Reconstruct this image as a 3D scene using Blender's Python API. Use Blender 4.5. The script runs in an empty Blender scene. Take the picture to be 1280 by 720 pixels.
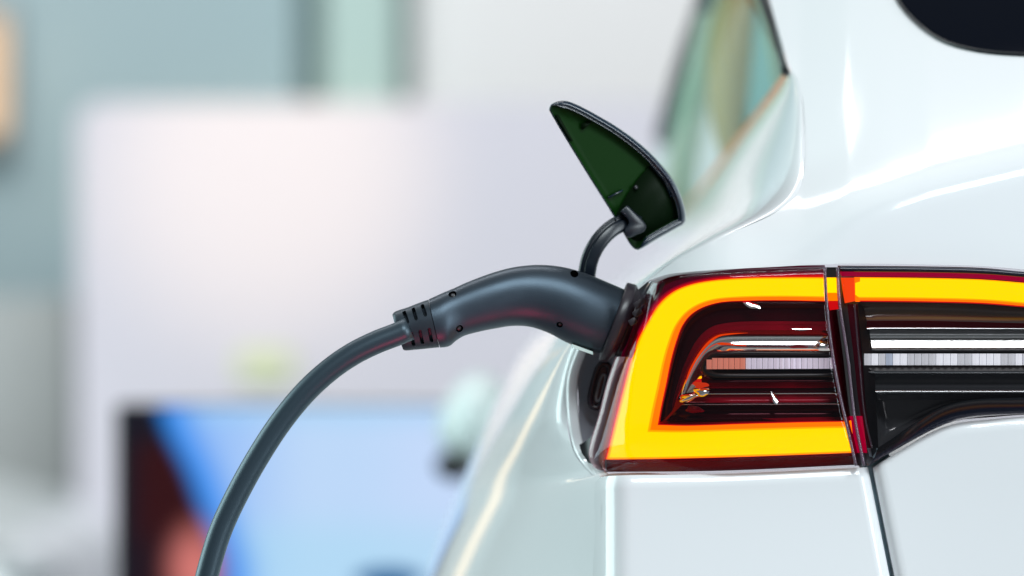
import bpy, bmesh, math, random
from mathutils import Vector, Matrix
from mathutils.bvhtree import BVHTree

random.seed(4)
SC = bpy.context.scene
C = SC.collection

# ------------------------------------------------------------------ camera
S = 0.00055          # metres per photograph pixel in the plane of the lamp
D = 2.64             # camera to lamp
ZC = 1.0
cam_d = bpy.data.cameras.new('camera')
cam = bpy.data.objects.new('camera', cam_d)
C.objects.link(cam)
cam.location = (0, -D, ZC)
cam.rotation_euler = (math.radians(90), 0, 0)
cam_d.lens = 135
cam_d.sensor_width = 36
cam_d.clip_start = 0.05
cam_d.clip_end = 200
cam_d.dof.use_dof = True
cam_d.dof.focus_distance = D + 0.012
cam_d.dof.aperture_fstop = 3.1
SC.camera = cam

# ------------------------------------------------------------------ light of the hall and added fill lamps
w = bpy.data.worlds.new('World'); SC.world = w; w.use_nodes = True
nt = w.node_tree; nt.nodes.clear()
wo = nt.nodes.new('ShaderNodeOutputWorld'); bg = nt.nodes.new('ShaderNodeBackground')
bg.inputs['Color'].default_value = (0.80, 0.93, 1.0, 1); bg.inputs['Strength'].default_value = 0.17
nt.links.new(bg.outputs[0], wo.inputs[0])

def area(name, loc, target, sx, sy, power, col=(1, 1, 1)):
    l = bpy.data.lights.new(name, 'AREA'); l.shape = 'RECTANGLE'; l.size = sx; l.size_y = sy
    l.energy = power; l.color = col
    o = bpy.data.objects.new(name, l); C.objects.link(o); o.location = loc
    o.rotation_euler = (Vector(target) - Vector(loc)).to_track_quat('-Z', 'Y').to_euler()
    return o
area('hall_light_overhead', (0.2, -0.2, 4.4), (0.3, 0.1, 1), 4.2, 3.0, 15, (1.0, 0.95, 0.92))
area('fill_front_high', (1.3, -4.6, 4.6), (0.4, 0.0, 1), 3.0, 1.6, 243, (0.87, 0.965, 1.0))  # unseen lamp added to brighten the paint that faces the camera
area('fill_front_right', (4.2, -3.4, 1.6), (0.4, 0.0, 0.9), 1.6, 2.6, 150, (0.86, 0.95, 1.0))  # unseen lamp added to lift the tailgate
area('fill_left', (-4.6, 1.5, 2.0), (0.1, 0.4, 0.9), 3.4, 4.0, 240, (0.74, 0.97, 0.97))  # unseen lamp added to brighten the flank
area('hall_tube_warm', (-2.3, 7.2, 1.6), (0.1, 0.7, 0.9), 0.28, 3.0, 4, (1.0, 0.70, 0.38))
area('fill_back_wall', (-1.5, 3.2, 6.4), (-0.5, 9.0, 1.0), 6.0, 1.5, 455, (1.0, 0.985, 1.0))  # unseen lamp added to brighten the backdrop
_r = bpy.data.lights.new('red_handle_fill', 'SPOT'); _r.energy = 7; _r.color = (1.0, 0.02, 0.10); _r.spot_size = math.radians(17); _r.spot_blend = 1.0; _r.shadow_soft_size = 0.06
_o = bpy.data.objects.new('red_handle_fill', _r); C.objects.link(_o); _o.location = (0.10, -0.40, 0.44)  # unseen red spot added for the red glow on the plug handle
_o.rotation_euler = (Vector((-0.040, 0.02, 0.972)) - _o.location).to_track_quat('-Z', 'Y').to_euler()

SC.view_settings.view_transform = 'Standard'
SC.view_settings.look = 'None'
SC.view_settings.exposure = 0.0
SC.view_settings.gamma = 1.0
SC.render.engine = 'CYCLES'
SC.cycles.use_denoising = True
SC.cycles.max_bounces = 10
SC.cycles.transparent_max_bounces = 16
SC.cycles.caustics_reflective = False
SC.cycles.caustics_refractive = False
SC.cycles.sample_clamp_indirect = 6

# ------------------------------------------------------------------ helpers
def P(px, py, y=0.0):
    """a point y metres beyond the lamp plane that lies on the sight line of a spot of the photograph"""
    k = S * (1 + y / D)
    return Vector(((px - 640) * k, y, ZC - (py - 360) * k))

def cr(pts, n):
    """resample a polyline of equal-length tuples with a Catmull-Rom spline, even in arc length"""
    pts = [tuple(map(float, p)) for p in pts]
    if len(pts) == 2:
        return [tuple(a + (b - a) * i / (n - 1) for a, b in zip(*pts)) for i in range(n)]
    ext = [tuple(2 * a - b for a, b in zip(pts[0], pts[1]))] + pts + [tuple(2 * a - b for a, b in zip(pts[-1], pts[-2]))]
    dense = []
    M = 16
    for i in range(1, len(ext) - 2):
        p0, p1, p2, p3 = ext[i - 1:i + 3]
        d0 = max(math.dist(p0[:2], p1[:2]), 1e-6) ** .5; d1 = max(math.dist(p1[:2], p2[:2]), 1e-6) ** .5; d2 = max(math.dist(p2[:2], p3[:2]), 1e-6) ** .5
        for k in range(M):
            t = k / M
            q = []
            for a, b, c, d in zip(p0, p1, p2, p3):
                m1 = (b - a) / d0 - (c - a) / (d0 + d1) + (c - b) / d1
                m2 = (c - b) / d1 - (d - b) / (d1 + d2) + (d - c) / d2
                m1 *= d1; m2 *= d1
                t2, t3 = t * t, t * t * t
                q.append((2 * t3 - 3 * t2 + 1) * b + (t3 - 2 * t2 + t) * m1 + (-2 * t3 + 3 * t2) * c + (t3 - t2) * m2)
            dense.append(tuple(q))
    dense.append(pts[-1])
    L = [0.0]
    for a, b in zip(dense, dense[1:]):
        L.append(L[-1] + math.dist(a[:2], b[:2]))
    out = []; j = 0
    for i in range(n):
        s = L[-1] * i / (n - 1)
        while j < len(L) - 2 and L[j + 1] < s: j += 1
        f = (s - L[j]) / max(L[j + 1] - L[j], 1e-9)
        out.append(tuple(a + (b - a) * f for a, b in zip(dense[j], dense[j + 1])))
    return out

def lerp(a, b, t): return a + (b - a) * t
def interp(x, xs, ys):
    if x <= xs[0]: return ys[0]
    for i in range(len(xs) - 1):
        if x <= xs[i + 1]:
            t = (x - xs[i]) / (xs[i + 1] - xs[i]); return ys[i] + (ys[i + 1] - ys[i]) * t
    return ys[-1]
def sstep(a, b, x):
    t = min(1, max(0, (x - a) / (b - a))); return t * t * (3 - 2 * t)

MATS = {}
def mat(name, col, rough=0.5, metal=0.0, coat=0.0, coat_rough=0.03, spec=0.5, emit=None, estr=0.0, bump=0.0, bscale=300, var=0.0, vscale=20, sheen=0.0, stint=None):
    m = bpy.data.materials.new(name); m.use_nodes = True
    n = m.node_tree; b = n.nodes['Principled BSDF']
    b.inputs['Base Color'].default_value = (*col, 1)
    b.inputs['Roughness'].default_value = rough; b.inputs['Metallic'].default_value = metal
    b.inputs['Coat Weight'].default_value = coat; b.inputs['Coat Roughness'].default_value = coat_rough
    b.inputs['Specular IOR Level'].default_value = spec
    b.inputs['Sheen Weight'].default_value = sheen
    if stint: b.inputs['Specular Tint'].default_value = (*stint, 1)
    if emit:
        b.inputs['Emission Color'].default_value = (*emit, 1); b.inputs['Emission Strength'].default_value = estr
    tc = None
    if bump or var:
        tc = n.nodes.new('ShaderNodeTexCoord')
    if bump:
        no = n.nodes.new('ShaderNodeTexNoise'); no.inputs['Scale'].default_value = bscale; no.inputs['Detail'].default_value = 3
        bu = n.nodes.new('ShaderNodeBump'); bu.inputs['Strength'].default_value = bump; bu.inputs['Distance'].default_value = 0.001
        n.links.new(tc.outputs['Object'], no.inputs['Vector']); n.links.new(no.outputs['Fac'], bu.inputs['Height'])
        n.links.new(bu.outputs['Normal'], b.inputs['Normal'])
    if var:
        no = n.nodes.new('ShaderNodeTexNoise'); no.inputs['Scale'].default_value = vscale; no.inputs['Detail'].default_value = 5
        mr = n.nodes.new('ShaderNodeMapRange'); mr.inputs['To Min'].default_value = max(0, rough - var); mr.inputs['To Max'].default_value = rough + var
        n.links.new(tc.outputs['Object'], no.inputs['Vector']); n.links.new(no.outputs['Fac'], mr.inputs['Value'])
        n.links.new(mr.outputs[0], b.inputs['Roughness'])
    MATS[name] = m
    return m

def thin_glass(name, tint, refl=(1, 1, 1), rough=0.0, ior=1.5, body=None, bodyf=0.0, const=None):
    """a thin clear sheet: lets tinted light through and mirrors by Fresnel"""
    m = bpy.data.materials.new(name); m.use_nodes = True
    n = m.node_tree; n.nodes.clear()
    out = n.nodes.new('ShaderNodeOutputMaterial'); tr = n.nodes.new('ShaderNodeBsdfTransparent'); gl = n.nodes.new('ShaderNodeBsdfGlossy')
    fr = n.nodes.new('ShaderNodeFresnel'); mx = n.nodes.new('ShaderNodeMixShader')
    tr.inputs[0].default_value = (*tint, 1); gl.inputs['Color'].default_value = (*refl, 1); gl.inputs['Roughness'].default_value = rough
    fr.inputs['IOR'].default_value = ior
    src = tr
    if body:
        df = n.nodes.new('ShaderNodeBsdfDiffuse'); df.inputs[0].default_value = (*body, 1)
        m0 = n.nodes.new('ShaderNodeMixShader'); m0.inputs[0].default_value = bodyf
        n.links.new(tr.outputs[0], m0.inputs[1]); n.links.new(df.outputs[0], m0.inputs[2]); src = m0
    if const is None: n.links.new(fr.outputs[0], mx.inputs[0])
    else: mx.inputs[0].default_value = const
    n.links.new(src.outputs[0], mx.inputs[1]); n.links.new(gl.outputs[0], mx.inputs[2])
    n.links.new(mx.outputs[0], out.inputs[0])
    MATS[name] = m
    return m

def emis(name, col, s=1.0, gloss=True):
    m = mat(name, tuple(c * 0.06 for c in col), rough=0.5, spec=0.0, emit=col, estr=s)
    return m

def link(name, me, material, parent=None, smooth=True):
    o = bpy.data.objects.new(name, me); C.objects.link(o)
    for m in (material if isinstance(material, (list, tuple)) else [material]):
        me.materials.append(m)
    if smooth:
        for p in me.polygons: p.use_smooth = True
    if parent:
        o.parent = parent
        if parent.type == 'EMPTY' and parent.parent is None:
            o.matrix_parent_inverse = Matrix.Translation(-parent.location)
    return o

def mesh(name, verts, faces, material, parent=None, smooth=True, mi=None):
    me = bpy.data.meshes.new(name); me.from_pydata([tuple(v) for v in verts], [], faces)
    if mi:
        for p, k in zip(me.polygons, mi): p.material_index = k
    me.validate(); me.update()
    return link(name, me, material, parent, smooth)

def recalc(o, bevel=0.0, seg=3, angle=50, weld=True):
    bm = bmesh.new(); bm.from_mesh(o.data)
    if weld: bmesh.ops.remove_doubles(bm, verts=bm.verts, dist=1e-5)
    bmesh.ops.recalc_face_normals(bm, faces=bm.faces)
    if bevel:
        a = math.radians(angle)
        es = [e for e in bm.edges if len(e.link_faces) == 2 and e.calc_face_angle(0) > a]
        if es: bmesh.ops.bevel(bm, geom=es, offset=bevel, segments=seg, affect='EDGES', profile=0.5, clamp_overlap=True)
    for f in bm.faces: f.smooth = True
    bm.to_mesh(o.data); bm.free()
    o.data.update()
    return o

def face_camera(o):
    """open sheets: make the normals look back towards the viewer side (-Y)"""
    bm = bmesh.new(); bm.from_mesh(o.data)
    bmesh.ops.recalc_face_normals(bm, faces=bm.faces)
    s = sum(f.normal.y * f.calc_area() for f in bm.faces)
    if s > 0: bmesh.ops.reverse_faces(bm, faces=bm.faces)
    bm.to_mesh(o.data); bm.free(); o.data.update()
    return o

def grid_faces(nu, nv, off=0, closeu=False):
    f = []
    for j in range(nv - 1):
        for i in range(nu - 1 if not closeu else nu):
            i2 = (i + 1) % nu
            f.append((off + j * nu + i, off + j * nu + i2, off + (j + 1) * nu + i2, off + (j + 1) * nu + i))
    return f

def flange(o, depth, inset=0.0):
    """turn the border of a panel back by depth metres (rolled sheet-metal edge)"""
    bm = bmesh.new(); bm.from_mesh(o.data)
    be = [e for e in bm.edges if e.is_boundary]
    steps = [(0.0006, 0.0002), (0.0012, 0.0010), (0.0012, depth)]
    cen = {}
    r = bmesh.ops.extrude_edge_only(bm, edges=be)
    nv = [v for v in r['geom'] if isinstance(v, bmesh.types.BMVert)]
    for v in nv: v.co.y += 0.0012
    ne = [e for e in r['geom'] if isinstance(e, bmesh.types.BMEdge) and all(q in set(nv) for q in e.verts)]
    r = bmesh.ops.extrude_edge_only(bm, edges=ne)
    for v in r['geom']:
        if isinstance(v, bmesh.types.BMVert): v.co.y += depth
    for f in bm.faces: f.smooth = True
    for e in be: e.smooth = False
    bm.to_mesh(o.data); bm.free(); o.data.update()
    return o

def coons(bottom, top, left, right, nu, nv):
    b = cr(bottom, nu); t = cr(top, nu); l = cr(left, nv); r = cr(right, nv)
    out = []
    for j in range(nv):
        v = j / (nv - 1)
        for i in range(nu):
            u = i / (nu - 1)
            q = []
            for k in (0, 1):
                c = (1 - v) * b[i][k] + v * t[i][k] + (1 - u) * l[j][k] + u * r[j][k]
                c -= (1 - u) * (1 - v) * b[0][k] + u * (1 - v) * b[-1][k] + (1 - u) * v * t[0][k] + u * v * t[-1][k]
                q.append(c)
            out.append((q[0], q[1], u, v))
    return out

def patch(name, bottom, top, left, right, nu, nv, f, material, parent, fl=0.0):
    pts = coons(bottom, top, left, right, nu, nv)
    vs = [P(x, y, f(x, y, u, v)) for x, y, u, v in pts]
    o = mesh(name, vs, grid_faces(nu, nv), material, parent)
    face_camera(o)
    if fl: flange(o, fl)
    return o

def loft(name, curves, n, material, parent, mi=None, base=None):
    """surface through curves of (px, py, y) points; base(px, py) adds to every depth"""
    vs = []
    for c in curves:
        for p in cr(c, n):
            vs.append(P(p[0], p[1], p[2] + (base(p[0], p[1]) if base else 0)))
    fm = None
    if mi:
        fm = []
        for k in mi: fm += [k] * (n - 1)
    o = mesh(name, vs, grid_faces(n, len(curves)), material, parent, mi=fm)
    face_camera(o)
    return o

def frames(path):
    T = []
    for i in range(len(path)):
        a = path[max(i - 1, 0)]; b = path[min(i + 1, len(path) - 1)]
        T.append((b - a).normalized())
    up = Vector((0, -1, 0))
    N = []
    for t in T:
        nvec = (up - t * up.dot(t)).normalized()
        N.append(nvec)
    return T, N

def sweep(name, path, prof, material, parent, scale=None, caps=True):
    """prof: closed list of (a, b): a across in the picture plane, b towards the camera (metres)"""
    T, N = frames(path)
    vs = []; m = len(prof)
    for i, p in enumerate(path):
        B = T[i].cross(N[i])
        k = scale[i] if scale else 1
        for a, b in prof: vs.append(p + B * a * k + N[i] * b * k)
    f = grid_faces(m, len(path), closeu=True)
    if caps:
        f.append(tuple(range(m))); f.append(tuple((len(path) - 1) * m + i for i in range(m)))
    o = mesh(name, vs, f, material, parent)
    recalc(o)
    return o

def circle(r, n=24): return [(r * math.cos(2 * math.pi * i / n), r * math.sin(2 * math.pi * i / n)) for i in range(n)]

def box_verts(cx, cy, cz, sx, sy, sz):
    return [Vector((cx + a * sx / 2, cy + b * sy / 2, cz + c * sz / 2)) for a in (-1, 1) for b in (-1, 1) for c in (-1, 1)]
BOXF = [(0, 1, 3, 2), (4, 6, 7, 5), (0, 4, 5, 1), (2, 3, 7, 6), (0, 2, 6, 4), (1, 5, 7, 3)]
def box(name, p0, p1, y, depth, material, parent=None, bevel=0.003):
    a = P(*p0, y); b = P(*p1, y)
    o = mesh(name, box_verts((a.x + b.x) / 2, y + depth / 2, (a.z + b.z) / 2, abs(b.x - a.x), depth, abs(b.z - a.z)), BOXF, material, parent)
    recalc(o, bevel, 3)
    return o

def ellipsoid(name, c, r, material, parent, seg=24, ring=16, shape=None):
    vs = []
    for j in range(ring + 1):
        th = math.pi * j / ring
        for i in range(seg):
            ph = 2 * math.pi * i / seg
            d = Vector((math.sin(th) * math.cos(ph), math.sin(th) * math.sin(ph), math.cos(th)))
            if shape: d = shape(d)
            vs.append(Vector(c) + Vector((d.x * r[0], d.y * r[1], d.z * r[2])))
    o = mesh(name, vs, grid_faces(seg, ring + 1, closeu=True), material, parent)
    return recalc(o)

def empty(name, loc, label, cat, group=None):
    o = bpy.data.objects.new(name, None); C.objects.link(o); o.location = loc
    o['label'] = label; o['category'] = cat
    if group: o['group'] = group
    return o
def tag(o, label, cat, group=None):
    o['label'] = label; o['category'] = cat
    if group: o['group'] = group
    return o

# ------------------------------------------------------------------ materials
PAINT = mat('white_paint', (0.81, 0.815, 0.83), rough=0.42, coat=1.0, coat_rough=0.075, spec=0.3)
_n = PAINT.node_tree; _tc = _n.nodes.new('ShaderNodeTexCoord'); _no = _n.nodes.new('ShaderNodeTexNoise'); _no.inputs['Scale'].default_value = 240; _no.inputs['Detail'].default_value = 1
_bu = _n.nodes.new('ShaderNodeBump'); _bu.inputs['Strength'].default_value = 0.10; _bu.inputs['Distance'].default_value = 0.0002
_n.links.new(_tc.outputs['Object'], _no.inputs['Vector']); _n.links.new(_no.outputs['Fac'], _bu.inputs['Height']); _n.links.new(_bu.outputs['Normal'], _n.nodes['Principled BSDF'].inputs['Coat Normal'])
GLASSBLK = mat('black_window_glass', (0.003, 0.004, 0.008), rough=0.05, spec=0.03)
TRIM = mat('black_trim', (0.008, 0.010, 0.012), rough=0.35, spec=0.3)
HANDLE = mat('dark_grey_plastic', (0.007, 0.010, 0.015), rough=0.40, spec=1.0, stint=(0.60, 0.80, 1.0), bump=0.10, bscale=1800, var=0.06, vscale=60)
HANDLE2 = mat('dark_grey_sleeve_plastic', (0.010, 0.014, 0.018), rough=0.46, spec=0.9, stint=(0.66, 0.82, 1.0), bump=0.10, bscale=1800)
RUBBER = mat('cable_rubber', (0.014, 0.024, 0.034), rough=0.42, spec=1.0, stint=(0.66, 0.86, 1.0), bump=0.06, bscale=900)
VOID = mat('hole_black', (0.001, 0.001, 0.001), rough=0.9, spec=0.0)
BLACK = mat('black_plastic', (0.005, 0.005, 0.007), rough=0.35)
SCREWM = mat('screw_steel', (0.10, 0.10, 0.11), rough=0.3, metal=0.8)
COLLAR = mat('collar_plastic', (0.030, 0.024, 0.032), rough=0.34, spec=0.5)
PORT = mat('port_plastic', (0.30, 0.31, 0.36), rough=0.5)
FLAPRIM = mat('flap_rim_plastic', (0.008, 0.020, 0.038), rough=0.16, spec=0.7, coat=0.5)
FLAPIN = mat('flap_green_reflection', (0.0030, 0.027, 0.002), rough=0.45, spec=0.08)  # green of the inner face is a reflection put into the base colour
FLAPDK = mat('flap_dark_plastic', (0.0025, 0.009, 0.0025), rough=0.5, spec=0.08)
ARM = mat('hinge_arm_plastic', (0.007, 0.011, 0.018), rough=0.3, spec=0.5)
HOUSE = mat('lamp_housing_maroon', (0.085, 0.0005, 0.010), rough=0.16, spec=0.12, stint=(1, .3, .4))
MAROON = mat('lamp_dark_maroon', (0.034, 0.0004, 0.003), rough=0.12, spec=0.22, stint=(1, .3, .4))
REDP = mat('lamp_red_plastic', (0.38, 0.001, 0.014), rough=0.18, spec=0.3, stint=(1, .35, .45))
CHROME = mat('lamp_chrome', (0.92, 0.95, 0.92), rough=0.06, metal=1.0)
REDCHROME = mat('lamp_red_chrome', (0.40, 0.01, 0.01), rough=0.12, metal=1.0)
SMOKE = mat('lamp_smoke_plastic', (0.065, 0.070, 0.078), rough=0.12, spec=0.5)
SMOKE2 = mat('lamp_grey_chrome', (0.55, 0.60, 0.62), rough=0.16, metal=0.9)
LEDM = mat('led_prism', (0.72, 0.68, 0.80), rough=0.18, spec=0.6, emit=(0.74, 0.70, 0.84), estr=0.45)
LEDR = mat('led_prism_red', (0.75, 0.28, 0.20), rough=0.18, spec=0.6, emit=(0.85, 0.28, 0.20), estr=0.4)
LEDW = mat('led_prism_white', (0.75, 0.80, 0.86), rough=0.18, spec=0.6, emit=(0.75, 0.80, 0.86), estr=0.35)
AMBER = emis('amber_light_guide', (1.0, 0.45, 0.0), 1.88)
AMBER2 = emis('orange_light_guide', (1.0, 0.14, 0.0), 1.6)
REDGLOW = emis('red_light_guide', (0.62, 0.004, 0.006), 0.95)
AMBER15 = emis('amber_orange_light_guide', (1.0, 0.28, 0.0), 1.65)
LENS = thin_glass('lamp_lens', (0.98, 0.93, 0.93), refl=(0.50, 0.48, 0.54))
LENSR = thin_glass('red_lens_edge', (0.42, 0.05, 0.10))
LENSE = thin_glass('lens_edge', (0.55, 0.42, 0.55), body=(0.45, 0.32, 0.42), bodyf=0.22)
LENSP = thin_glass('lens_side_pink', (0.62, 0.40, 0.46), body=(0.62, 0.36, 0.40), bodyf=0.5)
WINGL = thin_glass('teal_window_glass', (0.84, 1.0, 0.92), refl=(0.62, 0.98, 0.88), const=0.22)

# ------------------------------------------------------------------ hall behind the car
WALLM = mat('wall_blue_grey', (0.44, 0.575, 0.60), rough=0.9)
WALLW = mat('wall_white', (0.93, 0.92, 0.91), rough=0.9)
FLOORM = mat('floor_grey', (0.20, 0.205, 0.21), rough=0.35, var=0.1, vscale=2)
COLG = mat('column_pale_green', (0.56, 0.74, 0.68), rough=0.8)
PANELM = mat('panel_white', (0.66, 0.64, 0.70), rough=0.8)
BEIGE = mat('cabinet_beige', (0.43, 0.46, 0.45), rough=0.8)

fl = mesh('floor', [(-14, -6, 0), (14, -6, 0), (14, 16, 0), (-14, 16, 0)], [(0, 1, 2, 3)], FLOORM); fl['kind'] = 'structure'
def wallbox(name, x0, x1, y0, y1, yy, d, m):
    o = box(name, (x0, y0), (x1, y1), yy, d, m, None, 0.01); o['kind'] = 'structure'; return o
wallbox('wall', -900, 372, -900, 760, 10.0, 0.2, WALLM)
wallbox('wall', 516, 2600, -900, 760, 10.0, 0.2, WALLW)
wallbox('wall', 372, 516, -900, 760, 10.2, 0.2, mat('wall_alcove', (0.34, 0.47, 0.47), rough=0.9))
o = box('column', (404, -900), (498, 760), 9.8, 0.35, COLG, None, 0.02)
tag(o, 'blurred pale green column rising behind the top of the white display panel', 'column')

# display panel, with rounded corners
pl = empty('display_panel', P(430, 500, 8.0), 'large blurred white display panel with rounded corner behind the charging cable', 'panel')
def rrect(name, x0, y0, x1, y1, r, y, d, m, parent):
    cs = [(x1 - r, y0 + r, -90, 0), (x1 - r, y1 - r, 0, 90), (x0 + r, y1 - r, 90, 180), (x0 + r, y0 + r, 180, 270)]
    pts = []
    for cx, cy, a0, a1 in cs:
        for k in range(9):
            a = math.radians(lerp(a0, a1, k / 8)); pts.append((cx + r * math.cos(a), cy + r * math.sin(a)))
    n = len(pts)
    vs = [P(a, b, y) for a, b in pts] + [P(a, b, y) + Vector((0, d, 0)) for a, b in pts]
    f = [tuple(range(n)), tuple(range(2 * n - 1, n - 1, -1))] + [(i, (i + 1) % n, n + (i + 1) % n, n + i) for i in range(n)]
    o = mesh(name, vs, f, m, parent, smooth=False); 
    bm = bmesh.new(); bm.from_mesh(o.data); bmesh.ops.recalc_face_normals(bm, faces=bm.faces); bm.to_mesh(o.data); bm.free()
    return o
rrect('board', 97, 128, 1500, 760, 30, 8.0, 0.12, PANELM, pl)
rrect('sticker', 296, 438, 366, 476, 10, 7.98, 0.01, mat('sticker_yellow_green', (0.66, 0.72, 0.46), rough=0.8), pl)
sp = bpy.data.lights.new('panel_spot', 'SPOT'); sp.energy = 140; sp.color = (1, 0.72, 0.40); sp.spot_size = math.radians(24); sp.spot_blend = 1; sp.shadow_soft_size = 0.1
so = bpy.data.objects.new('panel_spot', sp); C.objects.link(so); so.location = P(300, -250, 5.2)
so.rotation_euler = (P(335, 210, 8.0) - so.location).to_track_quat('-Z', 'Y').to_euler()

# beige cabinet left, warm lamp
o = box('cabinet', (-400, 372), (92, 760), 8.6, 0.6, BEIGE, None, 0.02)
tag(o, 'blurred grey beige cabinet standing left of the white display panel', 'cabinet')
lp = empty('wall_lamp', P(-14, 170, 9.8), 'blurred warm glowing wall lamp at the left edge of the hall', 'lamp')
box('lamp_back', (-40, 0), (16, 190), 9.90, 0.08, BEIGE, lp, 0.01)
box('lamp_shade', (-34, 20), (2, 170), 9.74, 0.14, emis('warm_lamp', (0.95, 0.66, 0.42), 1.0), lp, 0.05)

# white parked car, only its bonnet corner in view
wc = empty('parked_car', (P(-60, 760, 6.5).x, 6.9, 0), 'blurred white car body in the lower left corner of the hall', 'car')
vs = []
n = 40
prof = cr([(-420, 610, 0), (-200, 625, 0), (-60, 655, 0), (20, 680, 0), (60, 715, 0), (70, 770, 0), (66, 900, 0)], n)
for k in range(12):
    yy = 6.2 + 0.18 * k; d = (0, 4, 8, 10, 10, 8, 6, 4, 2, 0, 0, 0)[k]
    for p in prof: vs.append(P(p[0] - d * 2, p[1] - d, 6.5) + Vector((0, yy - 6.5, 0)))
b = mesh('body', vs, grid_faces(n, 12), mat('parked_car_white', (0.78, 0.84, 0.84), rough=0.4, coat=0.6), wc); face_camera(b)
b2 = box('bumper', (-420, 700), (46, 1000), 6.15, 0.5, MATS['parked_car_white'], wc, 0.08)
ellipsoid('headlight', P(34, 716, 6.2), (0.09, 0.07, 0.035), mat('headlight_grey', (0.35, 0.38, 0.4), rough=0.2), wc)

# video screen with a picture on it
scn = empty('video_screen', P(380, 760, 2.8), 'blurred wide video screen showing a blue and white picture behind the cable', 'screen')
box('screen_frame', (143, 505), (645, 800), 2.8, 0.08, TRIM, scn, 0.01)
nx, ny = 120, 60
vs = []; cols = []
def mix3(a, b, t): return tuple(lerp(x, y, t) for x, y in zip(a, b))
def pic(x, y):
    pale = (0.52, 0.70, 0.96)
    c = mix3((0.30, 0.52, 0.96), pale, sstep(240, 400, x + 0.0 * y))
    c = mix3(c, (0.60, 0.72, 0.98), sstep(500, 520, y) * 0 + sstep(430, 560, x) * 0.6)
    c = mix3(c, (0.36, 0.66, 0.95), (1 - sstep(515, 545, y)) * 0.45)
    c = mix3(c, (0.40, 0.72, 0.90), sstep(620, 690, y) * 0.5)
    bx = interp(y, [510, 540, 590, 650, 700, 800], [204, 214, 240, 262, 280, 290])
    c = mix3((0.02, 0.26, 0.88), c, sstep(bx - 4, bx + 60, x))
    dark = mix3((0.006, 0.004, 0.012), (0.030, 0.001, 0.003), sstep(150, 190, x) * sstep(535, 570, y) * (1 - sstep(650, 700, y) * .6))
    c = mix3(dark, c, sstep(bx - 16, bx + 6, x))
    e = math.hypot((x - 244) / 42, (y - 712) / 66)
    c = mix3((0.70, 0.20, 0.18), c, sstep(0.1, 1.25, e))
    e = math.hypot((x - 486) / 48, (y - 724) / 16)
    c = mix3((0.0, 0.10, 0.28), c, sstep(0.7, 1.1, e))
    return c
for j in range(ny):
    for i in range(nx):
        x = lerp(150, 638, i / (nx - 1)); y = lerp(508, 794, j / (ny - 1))
        vs.append(P(x, y, 2.79)); cols.append(pic(x, y))
dsp = mesh('display', vs, grid_faces(nx, ny), [], scn, smooth=False); face_camera(dsp)
ca = dsp.data.color_attributes.new('picture', 'FLOAT_COLOR', 'POINT')
for i, c in enumerate(cols): ca.data[i].color = (*c, 1)
m = bpy.data.materials.new('screen_picture'); m.use_nodes = True
b = m.node_tree.nodes['Principled BSDF']; b.inputs['Base Color'].default_value = (0.01, 0.01, 0.01, 1); b.inputs['Roughness'].default_value = 0.6; b.inputs['Specular IOR Level'].default_value = 0.0
at = m.node_tree.nodes.new('ShaderNodeAttribute'); at.attribute_name = 'picture'
m.node_tree.links.new(at.outputs['Color'], b.inputs['Emission Color']); b.inputs['Emission Strength'].default_value = 0.98
dsp.data.materials.append(m)

# ------------------------------------------------------------------ THE CAR
car = empty('electric_car', (0.45, 1.2, 0), 'large white car rear corner with lit amber tail lamp and charging plug', 'car')

# --- depth of the rear surface above the lamp
cx_ = [820, 900, 1000, 1060, 1160, 1280, 1500, 1800]
cy_ = [346, 322, 289, 262, 228, 199, 172, 158]
def lamptop(px): return interp(px, [735, 820, 860, 900, 960, 1045, 1160, 1230, 1280, 1500, 1800], [372, 346, 341, 338, 335, 331, 332, 334, 338, 362, 400])
def softplus(x, w): 
    if x / w > 30: return x
    return w * math.log1p(math.exp(x / w))
def corner(px): 
    return 0.055 * (max(0.0, 930 - px) / 110) ** 2 if px > 820 else 0.055 + (820 - px) * 0.001
def rearY(px, py):
    h = (345 - py) * S
    hc = (345 - interp(px, cx_, cy_)) * S
    fade = sstep(880, 1120, px)
    w_ = lerp(0.022, 0.0045, fade)
    Y = lerp(.30, .10, fade) * h + 1.55 * softplus(h - hc, w_) + 2.2 * max(0, h - hc) ** 2
    return Y + corner(px) * 0.8 - 0.010 * sstep(1000, 1700, px)

# side crease curve (near boundary of the flank)
NB = [(988, 84), (1000, 108), (1006, 180), (1001, 232), (975, 262), (900, 297), (842, 327), (812, 350)]
up_left = [(812, 350), (842, 327), (900, 297), (975, 262), (1001, 232), (1006, 180), (1000, 108), (988, 84), (962, 0), (938, -90), (915, -200)]
bot = [(812, 350), (835, 343), (860, 340), (900, 337), (960, 334), (1045, 330), (1160, 331), (1230, 333), (1280, 337), (1500, 361), (1800, 400)]
top = [(915, -200), (1200, -200), (1500, -200), (1800, -200)]
right = [(1800, 400), (1800, 200), (1800, 0), (1800, -200)]
# dense Coons patch for the upper rear
hatch_top = patch('upper_tailgate', bot, top, up_left, right, 150, 110, lambda x, y, u, v: rearY(x, y), PAINT, car, 0.02)

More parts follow.
